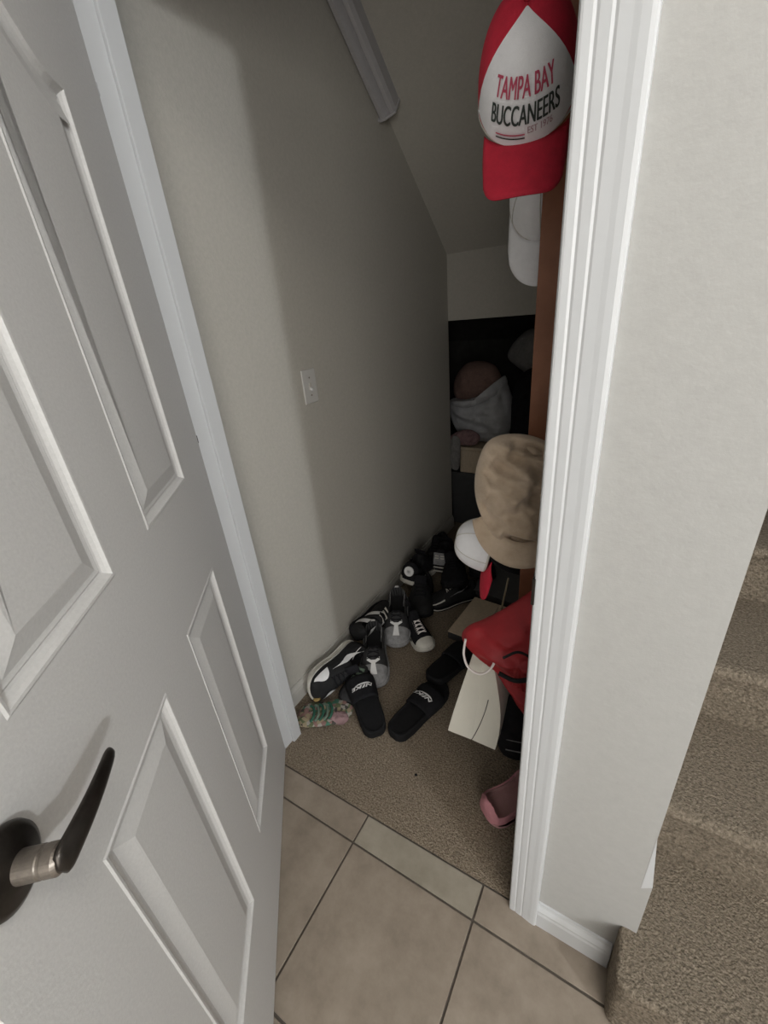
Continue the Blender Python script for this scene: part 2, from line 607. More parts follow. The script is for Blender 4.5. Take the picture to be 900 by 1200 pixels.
# lever handle
hd = bpy.data.objects.new('handle', None)
C.objects.link(hd)
hd.parent = door
hd.location = (0.840, 1.026, 0)
hd['label'] = 'dark aged bronze lever handle'
bm = bmesh.new()
lathe(bm, [(0.0, 0.0), (0.034, 0.0), (0.0345, 0.003), (0.033, 0.007), (0.028, 0.0095), (0.018, 0.011), (0.0125, 0.014), (0, 0.014)], 40)
link('rose', bm, M_bronze, hd, smooth=True)
bm = bmesh.new()
lathe(bm, [(0.0, 0.012), (0.0125, 0.012), (0.0125, 0.030), (0.0118, 0.031), (0.0118, 0.033), (0.0125, 0.034), (0.0125, 0.042), (0.0105, 0.045), (0.0, 0.046)], 32)
link('spindle', bm, M_spin, hd)


def lever(u, v):
    # from the spindle towards the hinge (-x), flat blade with a drooping, tapered end
    x = 0.010 - u * 0.110
    k = max(0.0, u)
    hh = 0.0150 * (1 - 0.52 * k) * min(1, math.sqrt(max(1e-4, 1 - abs(2 * u - 1) ** 14)))
    tt = 0.0062 * (1 - 0.25 * k) * min(1, math.sqrt(max(1e-4, 1 - abs(2 * u - 1) ** 14)))
    a = 2 * math.pi * v
    return (x, 0.003 * math.sin(u * 2.4) - 0.006 * u * u + hh * math.cos(a), 0.046 + 0.004 * math.sin(u * math.pi) - 0.004 * u * u + tt * math.sin(a))


bm = bmesh.new()
g = agrid(bm, lever, 30, 16, wrap_v=True)
bm.faces.new(g[0])
bm.faces.new(g[-1][::-1])
link('lever', bm, M_bronze, hd, smooth=True)
for z in (0.25, 1.155, 1.80):
    bm = bmesh.new()
    tube_pts(bm, [(-0.004, z - .045, -0.006), (-0.004, z + .045, -0.006)], 0.0055, 12)
    hg = link('hinge', bm, M_trim, door, smooth=True)
    bm = bmesh.new()
    tube_pts(bm, [(-0.003, z - .008, -0.0045), (-0.003, z + .010, -0.0045)], 0.0055, 12)
    link('pin', bm, M_bronze if z == 1.155 else M_trim, hg, smooth=True)

# light switch on the closet's left wall
sw = thing('light_switch', 'white toggle light switch plate on the closet left wall', 'light switch', (CLX, 1.183, 1.180))
bm = bmesh.new()
abox(bm, 0, 0.006, -0.036, 0.036, -0.058, 0.058)
link('plate', bm, M_plate, sw, bev=.003, seg=3)
bm = bmesh.new()
abox(bm, 0.005, 0.0075, -0.006, 0.006, -0.013, 0.013)
link('toggle_frame', bm, M_offw, sw, bev=.001)
bm = bmesh.new()
abox(bm, 0.004, 0.018, -0.004, 0.004, -0.004, 0.004, Matrix.Translation((0, 0, -.004)) @ Matrix.Rotation(R(25), 4, 'Y'))
link('toggle', bm, M_white, sw, bev=.0015)
for z in (-0.030, 0.030):
    bm = bmesh.new()
    lathe(bm, [(0, 0.0058), (0.003, 0.0058), (0.003, 0.0068), (0, 0.0072)], 12, Matrix.Translation((0, 0, z)) @ Matrix.Rotation(R(90), 4, 'Y'))
    link('screw', bm, M_nickel, sw)

# strip along the sloped ceiling beside the wall
ang = math.atan(0.79)
fx = thing('ceiling_strip', 'pale ribbed strip running down the sloped ceiling beside the left wall', 'ceiling strip', (CLX + .002, 1.85, slope_z(1.85)), (-ang, 0, 0))
prof = [(0.0, 0.0), (0.0, -0.060), (0.010, -0.072), (0.026, -0.074), (0.034, -0.060), (0.040, -0.048), (0.046, -0.048), (0.050, -0.060),
        (0.062, -0.058), (0.070, -0.044), (0.070, 0.0)]
prism('channel', prof, 'y', -1.0, 0.0, M_strip, fx)
prism('end_cap', [(-0.002, 0.0), (-0.002, -0.076), (0.012, -0.080), (0.032, -0.078), (0.072, -0.060), (0.074, 0.0)], 'y', 0.0, 0.008, M_strip, fx, bev=.002)

# ------------------------------------------------------------------ shoes
HW = [(0, .012), (.02, .025), (.06, .033), (.15, .037), (.35, .035), (.5, .038), (.65, .045), (.78, .046), (.88, .043), (.95, .034), (.985, .022), (1, .009)]


class Shoe:
    """a shoe along +x (heel at 0, toe at L), sole on z = 0"""

    def __init__(s, L=.29, W=1.0, H=1.0, st=.026, high=0.0, mouth=(.05, .40), mw=.27):
        s.mw, s.toe_u = mw, .84
        s.L, s.W, s.H, s.st, s.mouth = L, W * 1.25 * L / .29, H * 1.1, st, mouth
        s.ht = [(0, .072 + high), (.03, .092 + high), (.08, .096 + high), (.2, .080 + high * .8), (.32, .082 + high * .9), (.42, .098 + high * .6),
                (.5, .094), (.6, .082), (.7, .070), (.8, .060), (.9, .052), (.96, .044), (1, .030)]

    def surf(s, u, t, off=0.0, sink=True):
        hw = lerp(HW, u) * s.W
        zs = s.st * .8
        h = max(.004, lerp(s.ht, u) * s.H - zs)
        a = math.pi * t
        ca, sa = math.cos(a), math.sin(a)
        tap = 1 - .28 * smooth(.25, 1, sa) * (1 - smooth(.5, .95, u))
        y = (hw + off) * math.copysign(abs(ca) ** .75, ca) * tap
        z = zs + (h + off) * abs(sa) ** .75
        if sink:
            m = smooth(s.mouth[0], s.mouth[0] + .05, u) * (1 - smooth(s.mouth[1] - .05, s.mouth[1], u))
            k = smooth(0, .07, s.mw * m - abs(t - .5)) if m > 0 else 0
            z = z * (1 - k) + min(z, zs + .010) * k
            s.k = k
        x = u * s.L
        # round the toe and heel ends
        x += (-.004 if u < .02 else 0)
        return Vector((x, y, z))

    def build(s, root, mu, ms, lining=M_lining, mid=None, toe=None, heel=None):
        bm = bmesh.new()
        us = lambda q: .5 - .5 * math.cos(math.pi * q)

        def f(q, t):
            return s.surf(us(q), t)

        def mf(q, t):
            s.surf(us(q), t)
            u = us(q)
            if s.k > .35:
                return 1
            if toe and u > s.toe_u:
                return 2
            if heel and u < .10:
                return 3
            return 0
        g = agrid(bm, f, 60, 40, matfn=mf)
        bm.faces.new(g[0])
        bm.faces.new(g[-1][::-1])
        link('upper', bm, mu, root, smooth=True, mats=[mu, lining, toe or mu, heel or mu])
        # sole
        bm = bmesh.new()
        n = 40
        prof = [(-.004, 0), (0, .002), (.003, .008), (.003, s.st * .8), (.001, s.st), (-.006, s.st)]
        outl = []
        for k in range(n):
            u = us(k / (n - 1))
            outl.append((u * s.L, lerp(HW, u) * s.W))
        outl = outl + [(x, -y) for x, y in outl[::-1]]
        c = len(outl)
        rings_ = []
        for d, z in prof:
            ring = []
            for k, (x, y) in enumerate(outl):
                cxm = .5 * s.L
                ring.append(bm.verts.new((cxm + (x - cxm) * (1 + d / (s.L * .5)), y + math.copysign(d, y) if abs(y) > .004 else y,
                                          z + (.010 * smooth(.82, 1.0, x / s.L) if z < .02 else .004 * smooth(.8, 1, x / s.L)))))
            rings_.append(ring)
        for i in range(len(rings_) - 1):
            for k in range(c):
                bm.faces.new((rings_[i][k], rings_[i][(k + 1) % c], rings_[i + 1][(k + 1) % c], rings_[i + 1][k]))
        bm.faces.new(rings_[0][::-1])
        bm.faces.new(rings_[-1])
        so = link('sole', bm, ms, root)
        if mid:
            bm = bmesh.new()
            for i, (d, z) in enumerate([(.0042, s.st * .30), (.0042, s.st * .45)]):
                pass
            r1 = [bm.verts.new((.5 * s.L + (x - .5 * s.L) * 1.031, y + math.copysign(.0042, y), s.st * .25 + .008 * smooth(.8, 1, x / s.L))) for x, y in outl]
            r2 = [bm.verts.new((.5 * s.L + (x - .5 * s.L) * 1.031, y + math.copysign(.0042, y), s.st * .5 + .008 * smooth(.8, 1, x / s.L))) for x, y in outl]
            for k in range(c):
                bm.faces.new((r1[k], r1[(k + 1) % c], r2[(k + 1) % c], r2[k]))
            link('sole_stripe', bm, mid, root)
        return so

    def tongue(s, root, m):
        bm = bmesh.new()

        def f(u, v):
            uu = .52 - .17 * u
            y = (v - .5) * .044 * s.W
            z = lerp(s.ht, .5) * s.H - .006 + .036 * u - .006 * (2 * v - 1) ** 2
            return (uu * s.L + .012 * u, y, z)
        agrid(bm, f, 6, 6)
        solid(link('tongue', bm, m, root, smooth=True), .005)

    def laces(s, root, m, n=5, u0=.46, u1=.70, wide=.14, r=.0026):
        bm = bmesh.new()
        for i in range(n):
            u = u0 + (u1 - u0) * i / (n - 1)
            for sg in (1, -1):
                pts = []
                for k in range(9):
                    q = k / 8 - .5
                    pts.append(s.surf(u + sg * q * .035, .5 + q * 2 * wide, .0025, False))
                tube_pts(bm, pts, r, 6)
        link('laces', bm, m, root, smooth=True)

    def patch(s, name, root, m, fn, n=24, off=.0014, k=8):
        """fn(q) -> (u0, t0, u1, t1): a strip across at q"""
        bm = bmesh.new()

        def f(q, v):
            u0, t0, u1, t1 = fn(q)
            return s.surf(u0 + (u1 - u0) * v, t0 + (t1 - t0) * v, off, False)
        agrid(bm, f, n, k)
        return link(name, bm, m, root, smooth=True)

    def swoosh(s, root, m, side=0, u0=.16, u1=.66, t=.20, th=.11):
        sg = (lambda x: x) if side == 0 else (lambda x: 1 - x)

        def f(q):
            u = u0 + (u1 - u0) * q
            mid_ = t + .16 * (1 - q) ** 1.6 - .02 - .10 * math.sin(q * math.pi) * .4
            w_ = th * (math.sin(math.pi * min(1, (1 - q) * .62 + .38 * (1 - q) ** 3)) ** 1.0) * min(1, (1 - q) * 1.4) * (.15 + 1.0 * q if q < .55 else 1.0 * (.7))
            return (u, sg(mid_ - w_), u - .02, sg(mid_ + w_ * .6))
        return s.patch('side_logo', root, m, f)

    def stripe(s, root, m, u0, u1, t0, t1, wdt, side=0, name='stripe'):
        sg = (lambda x: x) if side == 0 else (lambda x: 1 - x)
        return s.patch(name, root, m, lambda q: (u0 + (u1 - u0) * q, sg(t0 + (t1 - t0) * q), u0 + (u1 - u0) * q + wdt, sg(t0 + (t1 - t0) * q)), 12)

    def yemblem(s, root, m):
        # three-pronged mark over the end of the lacing
        s.patch('toe_emblem', root, m, lambda q: (.70 + .19 * q, .5 - .028 - .03 * q * q, .70 + .19 * q, .5 + .028 + .03 * q * q), 8, .002)
        s.patch('toe_emblem', root, m, lambda q: (.705 - .05 * q, .5 - .02 - .13 * q, .745 - .05 * q, .5 - .02 - .13 * q), 8, .002)
        s.patch('toe_emblem', root, m, lambda q: (.705 - .05 * q, .5 + .02 + .13 * q, .745 - .05 * q, .5 + .02 + .13 * q), 8, .002)


def place(root, p_from, p_to, roll=0.0, z=None):
    """heel point -> toe point, roll about the long axis"""
    a, b = Vector(p_from), Vector(p_to)
    x = (b - a).normalized()
    y = Vector((0, 0, 1)).cross(x).normalized()
    zz = x.cross(y)
    m = Matrix(((x.x, y.x, zz.x), (x.y, y.y, zz.y), (x.z, y.z, zz.z))) @ Matrix.Rotation(roll, 3, 'X')
    root.matrix_world = Matrix.Translation(a) @ m.to_4x4()


FZ = .0065
# A: black and white sneaker on its side, sole against the wall
a = thing('sneaker', 'black sneaker with white side panels, on its side against the wall by the door frame', 'shoe')
sh = Shoe(.295, 1.0, 1.05)
sh.build(a, M_blk2, M_offw, toe=M_blk2)
sh.tongue(a, M_black)
sh.laces(a, M_black)
sh.swoosh(a, M_white, 0, .12, .64, .22, .17)
sh.swoosh(a, M_white, 1, .12, .64, .22, .17)
sh.patch('toe_panel', a, M_white, lambda q: (.66 + .24 * q, .10 + .03 * q, .70 + .22 * q, .10 + .02 + .24 * math.sin(math.pi * min(1, q * .8 + .15))), 14)
sh.patch('toe_panel', a, M_white, lambda q: (.66 + .24 * q, .90 - .03 * q, .70 + .22 * q, .88 - .24 * math.sin(math.pi * min(1, q * .8 + .15))), 14)
sh.stripe(a, M_white, .08, .30, .22, .33, .03, 1, 'collar_line')
place(a, (-0.965, 1.115, FZ + .058), (-0.985, 0.822, FZ + .056), R(-78))

# green-trimmed shoe mostly hidden under A
a = thing('sneaker', 'dark low shoe with green laces, lying under the sideways black and white sneaker', 'shoe')
sh = Shoe(.26, .95, .75)
sh.build(a, M_dgrey, M_rubber)
sh.laces(a, M_palegreen, r=.005, u0=.5, u1=.78)
place(a, (-0.845, 1.13, FZ), (-0.835, 0.872, FZ))


def running(label, frm, to, roll=0.0, group=None):
    a = thing('running_shoe', label, 'shoe', group=group)
    sh = Shoe(.295, 1.0, 1.0, .030, mouth=(.03, .54), mw=.34)
    sh.toe_u = .76
    sh.build(a, M_dgrey, M_grey, toe=M_grey)
    sh.laces(a, M_black, 3, .54, .66, r=.002)
    sh.yemblem(a, M_white)
    sh.patch('heel_tab', a, M_white, lambda q: (.015 + .07 * q, .44, .015 + .07 * q, .56), 6, .003)
    sh.patch('collar_trim', a, M_grey, lambda q: (.05 + .36 * q, .20, .05 + .36 * q, .235), 14, .002, 2)
    sh.patch('collar_trim', a, M_grey, lambda q: (.05 + .36 * q, .80, .05 + .36 * q, .765), 14, .002, 2)
    place(a, frm, to, roll)


running('dark grey running shoe with white mark on its toe, just behind the left black slide', (-0.925, 1.245, .050), (-0.785, 1.008, FZ))
running('dark grey running shoe with white mark on its toe, further back beside the canvas high-top', (-0.930, 1.485, .085), (-0.805, 1.232, .012))

# black shoe with white straps, up against the wall behind the running shoes
a = thing('sneaker', 'black sneaker with broad white side stripes, tipped against the wall behind the near running shoe', 'shoe')
sh = Shoe(.27, .95, 1.0)
sh.build(a, M_blk2, M_black)
sh.tongue(a, M_black)
sh.laces(a, M_offw, 3, r=.003)
for sd in (0, 1):
    sh.stripe(a, M_white, .34, .48, .03, .38, .10, sd)
    sh.stripe(a, M_white, .10, .20, .03, .34, .12, sd)
place(a, (-0.995, 1.150, .085), (-0.955, 1.40, .065), R(55))

# canvas high-top with white toe cap
a = thing('high_top_sneaker', 'black canvas high-top with a white rubber toe cap and sole', 'shoe')
sh = Shoe(.26, .88, .95, .026, high=.03)
sh.build(a, M_black, M_offw, toe=M_offw)
sh.laces(a, M_cord, 4, .55, .74, .12, .0028)
sh.tongue(a, M_black)
sh.stripe(a, M_offw, .50, .74, .30, .36, .02)
sh.stripe(a, M_offw, .50, .74, .30, .36, .02, 1)
place(a, (-0.868, 1.435, FZ), (-0.668, 1.275, FZ))

# heel-on sneaker with round logo
a = thing('sneaker', 'black sneaker seen from the heel with a round white heel badge and thick white midsole', 'shoe')
sh = Shoe(.29, 1.25, 1.25, .036)
sh.build(a, M_black, M_offw)
sh.tongue(a, M_black)
sh.laces(a, M_black)
bm = bmesh.new()
lathe(bm, [(.009, -.001), (.009, .003), (.026, .003), (.027, -.001)], 20, Matrix.Translation((-.007, 0, .082)) @ Matrix.Rotation(R(-78), 4, 'Y'))
link('heel_badge', bm, M_white, a)
place(a, (-0.940, 1.600, .085), (-0.955, 1.86, .045), R(8))

# heel-on sneaker with lettered patch, further back
a = thing('sneaker', 'dark sneaker seen from the heel with a grey patterned heel patch and two pale stripes', 'shoe')
sh = Shoe(.29, 1.3, 1.35, .036)
sh.build(a, M_black, M_rubber)
sh.tongue(a, M_black)
bm = bmesh.new()
abox(bm, -.004, .004, -.034, .034, -.034, .034, Matrix.Translation((-.006, 0, .086)) @ Matrix.Rotation(R(12), 4, 'Y'))
link('heel_patch', bm, M_grey, a, bev=.003)
for k, (zz_, hh_) in enumerate(((.036, .050), (.014, .054))):
    bm = bmesh.new()
    abox(bm, -.012, .0, -hh_, hh_, zz_ - .003, zz_ + .003)
    link('heel_stripe', bm, M_offw, a, bev=.001)
bm = bmesh.new()
for j in range(4):
    for i in range(2):
        x0 = -.0115
        abox(bm, x0, x0 + .002, -.026 + i * .030, -.026 + i * .030 + .021, .060 + j * .014, .060 + j * .014 + .006)
link('heel_marking', bm, M_offw, a)
place(a, (-0.845, 1.800, .060), (-0.885, 2.07, .020))

# low sneaker with curved white lines, toe towards the left
a = thing('sneaker', 'black low sneaker with curved white sole lines, beside the tan box lid', 'shoe')
sh = Shoe(.27, .95, .95, .024)
sh.build(a, M_blk2, M_black, mid=M_offw)
sh.tongue(a, M_black)
sh.laces(a, M_offw, 3, .46, .6, r=.002)
sh.swoosh(a, M_grey, 0, .2, .6, .2, .06)
sh.patch('toe_line', a, M_offw, lambda q: (.70 + .26 * q, .16, .70 + .26 * q, .21), 10, .002, 2)
sh.patch('toe_line', a, M_offw, lambda q: (.70 + .26 * q, .84, .70 + .26 * q, .79), 10, .002, 2)
place(a, (-0.625, 1.755, .012), (-0.795, 1.565, FZ))

# the pile of black shoes at the far end
for k, (lab, fr, to, rl) in enumerate((
        ('plain black low shoe between the canvas high-top and the round-badged sneaker', (-0.905, 1.72, .02), (-0.815, 1.48, .012), 0),
        ('plain black shoe heaped behind the low sneaker with curved white lines', (-0.79, 1.90, .04), (-0.705, 1.68, .09), 12),
        ('dark leather shoe at the far end under the white and red cap', (-0.70, 2.02, .03), (-0.60, 1.80, .09), -10),
        ('dark shoe in shadow at the far left end of the shoe row', (-0.97, 2.14, .02), (-0.93, 1.89, .012), 0))):
    a = thing('dress_shoe', lab, 'shoe')
    sh = Shoe(.29, 1.15, 1.1)
    sh.build(a, (M_blk2, M_black, M_blk2, M_dgrey)[k], M_rubber)
    sh.laces(a, M_black)
    sh.tongue(a, M_black)
    place(a, fr, to, R(rl))


# slides
def slide(label, frm, to, roll=0.0, logo=True, strap_col=M_black, pitch=0):
    a = thing('slide_sandal', label, 'sandal')
    L = .305
    HS = [(a_, b_ * 1.22) for a_, b_ in [(0, .012), (.02, .024), (.07, .034), (.2, .039), (.45, .040), (.7, .047), (.85, .044), (.94, .033), (.985, .018), (1, .008)]]
    bm = bmesh.new()
    n = 36
    outl = []
    for k in range(n):
        u = .5 - .5 * math.cos(math.pi * k / (n - 1))
        outl.append((u * L, lerp(HS, u)))
    outl = outl + [(x, -y) for x, y in outl[::-1]]
    rr = []
    for d, z in ((-.004, 0), (0, .004), (0, .022), (-.002, .027), (-.006, .028), (-.010, .025), (-.016, .024)):
        cxm = .5 * L
        rr.append([bm.verts.new((cxm + (x - cxm) * (1 + d / (L * .5)), max(0, abs(y) + d) * (1 if y > 0 else -1),
                                 z + .010 * (1 - x / L) * (z > .01))) for x, y in outl])
    for i in range(len(rr) - 1):
        for k in range(len(outl)):
            k2 = (k + 1) % len(outl)
            bm.faces.new((rr[i][k], rr[i][k2], rr[i + 1][k2], rr[i + 1][k]))
    bm.faces.new(rr[0][::-1])
    bm.faces.new(rr[-1])
    link('footbed', bm, M_rubber, a, smooth=False)

    def sf(x, y, off=0.0):
        # strap surface: x along shoe, y across arc length-ish -1..1
        q = max(-1, min(1, y))
        ang_ = q * R(88)
        u = x / L
        hw = lerp(HS, u) + .004 + off
        hz = .058 - .10 * (x - .5 * L) + off
        return Vector((x, hw * math.copysign(abs(math.sin(ang_)) ** .8, q), .006 + hz * math.cos(ang_) ** .62))
    bm = bmesh.new()
    agrid(bm, lambda u, v: sf(L * (.42 + .36 * u + .03 * (2 * v - 1) ** 2 * (1 - 2 * u)), 2 * v - 1), 10, 24)
    solid(link('strap', bm, strap_col, a, smooth=True), .007, -1)
    if logo:
        st_ = None
        fn = lambda u, v: sf(L * .60 - v, u / .060, .0022)
        bm = bmesh.new()

        def sw_(q, v):
            xx = -.021 + .046 * q
            mid_ = -.008 + .011 * (2 * q - 1) ** 2 * (1 if q > .5 else .6) + .004 * q
            th_ = .0042 * math.sin(math.pi * min(1, .08 + q * .92)) * (1.25 - q)
            return fn(xx, mid_ + (v * 2 - 1) * th_)
        agrid(bm, sw_, 24, 4)
        link('strap_logo', bm, M_white, a)
        text_on('strap_lettering', 'NIKE', .019, lambda u, v: fn(u, v + .006), M_white, a, .005, .25, .0006, 1.25)
    place(a, frm, to, roll)
    return a


slide('black slide sandal with white strap logo, left of the two meeting heel to heel', (-0.655, 0.815, FZ), (-0.868, 1.000, .050))
slide('black slide sandal with white strap logo, right of the two meeting heel to heel', (-0.600, 0.835, FZ), (-0.535, 1.115, .012))
slide('plain black slide sandal lying beyond the right logo slide, toward the tan box lid', (-0.575, 1.10, .030), (-0.505, 1.375, .012), logo=False)


# ------------------------------------------------------------------ soft goods
def soft_outline(pts, n=72):
    P_ = [Vector(p) for p in pts]
    out = []
    N = len(P_)
    per = n // N + 1
    for i in range(N):
        p0, p1, p2, p3 = P_[i - 1], P_[i], P_[(i + 1) % N], P_[(i + 2) % N]
        for k in range(per):
            t = k / per
            out.append(.5 * ((2 * p1) + (-p0 + p2) * t + (2 * p0 - 5 * p1 + 4 * p2 - p3) * t * t + (-p0 + 3 * p1 - 3 * p2 + p3) * t ** 3))
    return out


def cushion(name, pts, T, m, parent=None, amp=.006, ns=14, fold=0.0, folddir=(1, 0.3), seed=0, front=1.0, back=1.0, nr=16, pw=2.6):
    """inflated soft shape: outline in local x,z; thickness along y"""
    ol = soft_outline(pts)
    c = sum(ol, Vector((0, 0))) / len(ol)
    bm = bmesh.new()
    n = len(ol)
    for sgn, tt in ((-1, T * front), (1, T * back)):
        rings_ = []
        for r_ in range(nr + 1):
            q = math.sin(.5 * math.pi * r_ / nr)
            ring = []
            for p in ol:
                v = c + (p - c) * q
                d = tt * max(0, (1 - q ** pw)) ** .6
                nn = noise.noise(Vector((v.x * ns, v.y * ns, seed))) * amp + noise.noise(Vector((v.x * ns * 2.7, v.y * ns * 2.7, seed + 9))) * amp * .45
                ff = abs(noise.noise(Vector(((v.x * folddir[0] + v.y * folddir[1]) * ns * 1.2, (v.x * folddir[1] - v.y * folddir[0]) * ns * .25, seed + 3)))) * fold
                ed = min(1, (1 - q) * 5)
                ring.append(bm.verts.new((v.x + nn * .4 * ed, sgn * (d + (nn - ff) * ed), v.y)))
                if r_ == 0:
                    break
            rings_.append(ring)
        for i in range(n):
            j = (i + 1) % n
            bm.faces.new((rings_[0][0], rings_[1][i], rings_[1][j]))
        for r_ in range(1, nr):
            for i in range(n):
                j = (i + 1) % n
                bm.faces.new((rings_[r_][i], rings_[r_][j], rings_[r_ + 1][j], rings_[r_ + 1][i]))
    bmesh.ops.remove_doubles(bm, verts=bm.verts[:], dist=1e-5)
    return link(name, bm, m, parent, smooth=True)


# patterned cloth pouch with green stripes beside the jamb
a = thing('patterned_pouch', 'small patterned cloth pouch with green stripes, on the carpet against the left door frame', 'pouch', (-0.885, 0.803, FZ + .020), (R(-90), 0, R(38)))
cushion('body', [(-.095, -.045), (0, -.062), (.085, -.05), (.11, 0), (.085, .045), (0, .05), (-.075, .05), (-.105, 0)], .017, M_floral, a, .004, 30, seed=4)
for k in range(5):
    bm = bmesh.new()
    pts = []
    for i in range(15):
        q = math.pi * (i / 14) * 1.0 - math.pi / 2
        pts.append((-.052 + .017 * k + .020 * math.cos(q) * .8, -.0175 - .005 * math.cos(q), -.012 + .034 * math.sin(q)))
    tube_pts(bm, pts, .0052, 8)
    link('stripe', bm, M_green if k % 2 == 0 else M_palegreen, a, smooth=True)
bm = bmesh.new()
lathe(bm, [(0, 0), (.012, 0), (.014, .003), (.012, .006), (0, .007)], 20, Matrix.Translation((-.028, -.016, .052)) @ Matrix.Rotation(R(90), 4, 'X'))
link('button', bm, M_gold, a)
cushion('ruffle', [(.02, -.05), (.06, -.062), (.09, -.05), (.085, -.02), (.05, -.015), (.02, -.025)], .022, M_dusty, a, .006, 60, seed=8)

# pink slipper
a = thing('pink_slipper', 'small pink fabric slipper on the carpet just inside the right door frame', 'slipper')
sh = Shoe(.235, 1.25, .78, .012, mouth=(.03, .66), mw=.38)
sh.ht = [(0, .085), (.05, .092), (.2, .082), (.5, .075), (.7, .085), (.85, .075), (1, .04)]
sh.build(a, M_pink, M_pinki, lining=M_pinki)
sh.patch('trim_band', a, M_pinki, lambda q: (.04 + .6 * q, .27, .04 + .6 * q, .31), 14, .001, 2)
place(a, (-0.228, 0.742, FZ), (-0.090, 0.925, FZ))

# speck of lint
a = tag(cushion('lint_speck', [(-.005, 0), (0, -.004), (.006, 0), (0, .005)], .003, M_black, amp=.0015, ns=200, nr=4), 'tiny dark speck of lint alone on the open carpet', 'lint')
a.location = (-0.469, 0.757, 0.009)
a.rotation_euler = (R(90), 0, 0)

# tan box lid, dark box, pale stick
a = thing('box_lid', 'flat tan cardboard box lid on the carpet left of the red bag', 'box lid', (-0.500, 1.535, FZ), (0, 0, R(-5)))
box('top', -.115, .115, -.145, .145, .036, .040, M_card, a)
box('side_panel', -.115, .115, -.145, -.142, 0, .036, M_cardd, a)
box('side_panel', -.115, .115, .142, .145, 0, .036, M_cardd, a)
box('side_panel', -.115, -.112, -.142, .142, 0, .036, M_cardd, a)
box('side_panel', .112, .115, -.142, .142, 0, .036, M_cardd, a)
a = thing('dark_box', 'dark glossy flat box lying open behind the tan box lid', 'box', (-0.475, 1.850, FZ + .036), (R(14), 0, R(-8)))
box('body', -.13, .13, -.14, .14, 0, .060, M_cardd, a, bev=.002)
box('lid_flap', -.132, .132, -.145, .14, .064, .067, M_cardd, a, bev=.001)
st_ = tube('wooden_dowel', [(-0.452, 1.64, FZ + .046), (-0.440, 1.70, 0.20)], .0045, M_stick)
tag(st_, 'thin pale stick standing between the dark box and the red bag', 'stick')

# ------------------------------------------------------------------ wooden rack by the right jamb
a = thing('wooden_rack', 'tall reddish brown wooden plank rack standing just inside the right door frame', 'rack', (-0.170, 1.045, FZ))
box('upright', -.069, .045, 0, .022, 0, 2.20, M_wood, a, bev=.002)
box('foot', -.085, .085, -.07, .10, 0, .025, M_wood, a, bev=.003)
for zz_ in (1.735, 1.165, .76):
    bm = bmesh.new()
    tube_pts(bm, arc([(-.01, .002, zz_), (-.01, -.035, zz_ - .008), (-.01, -.05, zz_ + .018)], 6), .0045, 8)
    link('hook', bm, M_bronze, a, smooth=True)
bm = bmesh.new()
tube_pts(bm, arc([(-.03, .02, 1.60), (-.03, .05, 1.592), (-.03, .062, 1.612)], 6), .0045, 8)
link('hook', bm, M_bronze, a, smooth=True)


# caps
def cap(root, mcrown, mfront, mbrim, rx=.080, ry=.098, h=.125, bl=.072, front=True, curve=.014, bw=.92, sq=7):
    def cs(phi, e, off=0.0):
        ce = max(0, math.cos(e)) ** .72
        return Vector(((rx + off) * math.sin(phi) * ce, -(ry + off) * math.cos(phi) * ce, (h + off) * math.sin(e) ** 1.05))
    bm = bmesh.new()
    agrid(bm, lambda u, v: cs(v * 2 * math.pi, u * math.pi / 2 * .999), 20, 48, wrap_v=True)
    bmesh.ops.remove_doubles(bm, verts=bm.verts[:], dist=1e-5)
    solid(link('crown', bm, mcrown, root, smooth=True), .002, -1)
    if front:
        bm = bmesh.new()

        def ff(u, v):
            phi = (2 * u - 1) * R(72)
            top = R(84) * (1 - abs(2 * u - 1) ** 2.2) ** .8 + R(2)
            lo = R(1) + R(10) * abs(2 * u - 1) ** 3
            return cs(phi * (1 - .0 * v), lo + (top - lo) * v, .0018)
        agrid(bm, ff, 36, 20)
        link('front_panel', bm, mfront, root, smooth=True)
    bm = bmesh.new()
    lathe(bm, [(0, h), (.006, h), (.0055, h + .004), (0, h + .006)], 16)
    if front:
        link('top_button', bm, mcrown, root, smooth=True)
    else:
        bm.free()
    bm = bmesh.new()
    for k_ in range(6):
        if front and k_ in (1, 2, 4, 5):
            continue
        ph = R(60 * k_)
        tube_pts(bm, [cs(ph, R(3 + 85 * j / 14), .0006) for j in range(15)], .0010, 5, cap=False)
    link('seams', bm, mcrown if front else M_offw, root, smooth=True)
    bm = bmesh.new()
    tube_pts(bm, [cs(2 * math.pi * j / 40, 0.02, -.002) for j in range(41)], .0035, 6)
    link('sweatband', bm, M_offw, root, smooth=True)
    bm = bmesh.new()

    def bf(u, v):
        q = 2 * u - 1
        x = q * rx * bw
        yi = -ry * math.sqrt(max(0, 1 - min(1, abs(q) * bw) ** 2)) * .99
        yo = -(ry + bl * max(0, 1 - abs(q) ** sq) ** .5 * (1 - .10 * q * q))
        y = yi + (yo - yi) * v
        return (x, y, .004 - curve * q * q - .012 * v * v)
    agrid(bm, bf, 28, 10)
    solid(link('brim', bm, mbrim, root, smooth=True), .003)
    return cs


a = thing('baseball_cap', 'red and white cap with team lettering, brim pointing down, highest by the door frame', 'cap')
cs = cap(a, M_red, M_capw, M_red, bw=.84, bl=.084)
a.location = (-0.250, 0.945, 1.704)
a.rotation_euler = Euler((R(56), 0, R(12)), 'XYZ')


def on_cap(u, v, e0):
    e = e0 + v / .125
    return cs(u / .086, e, .0045)


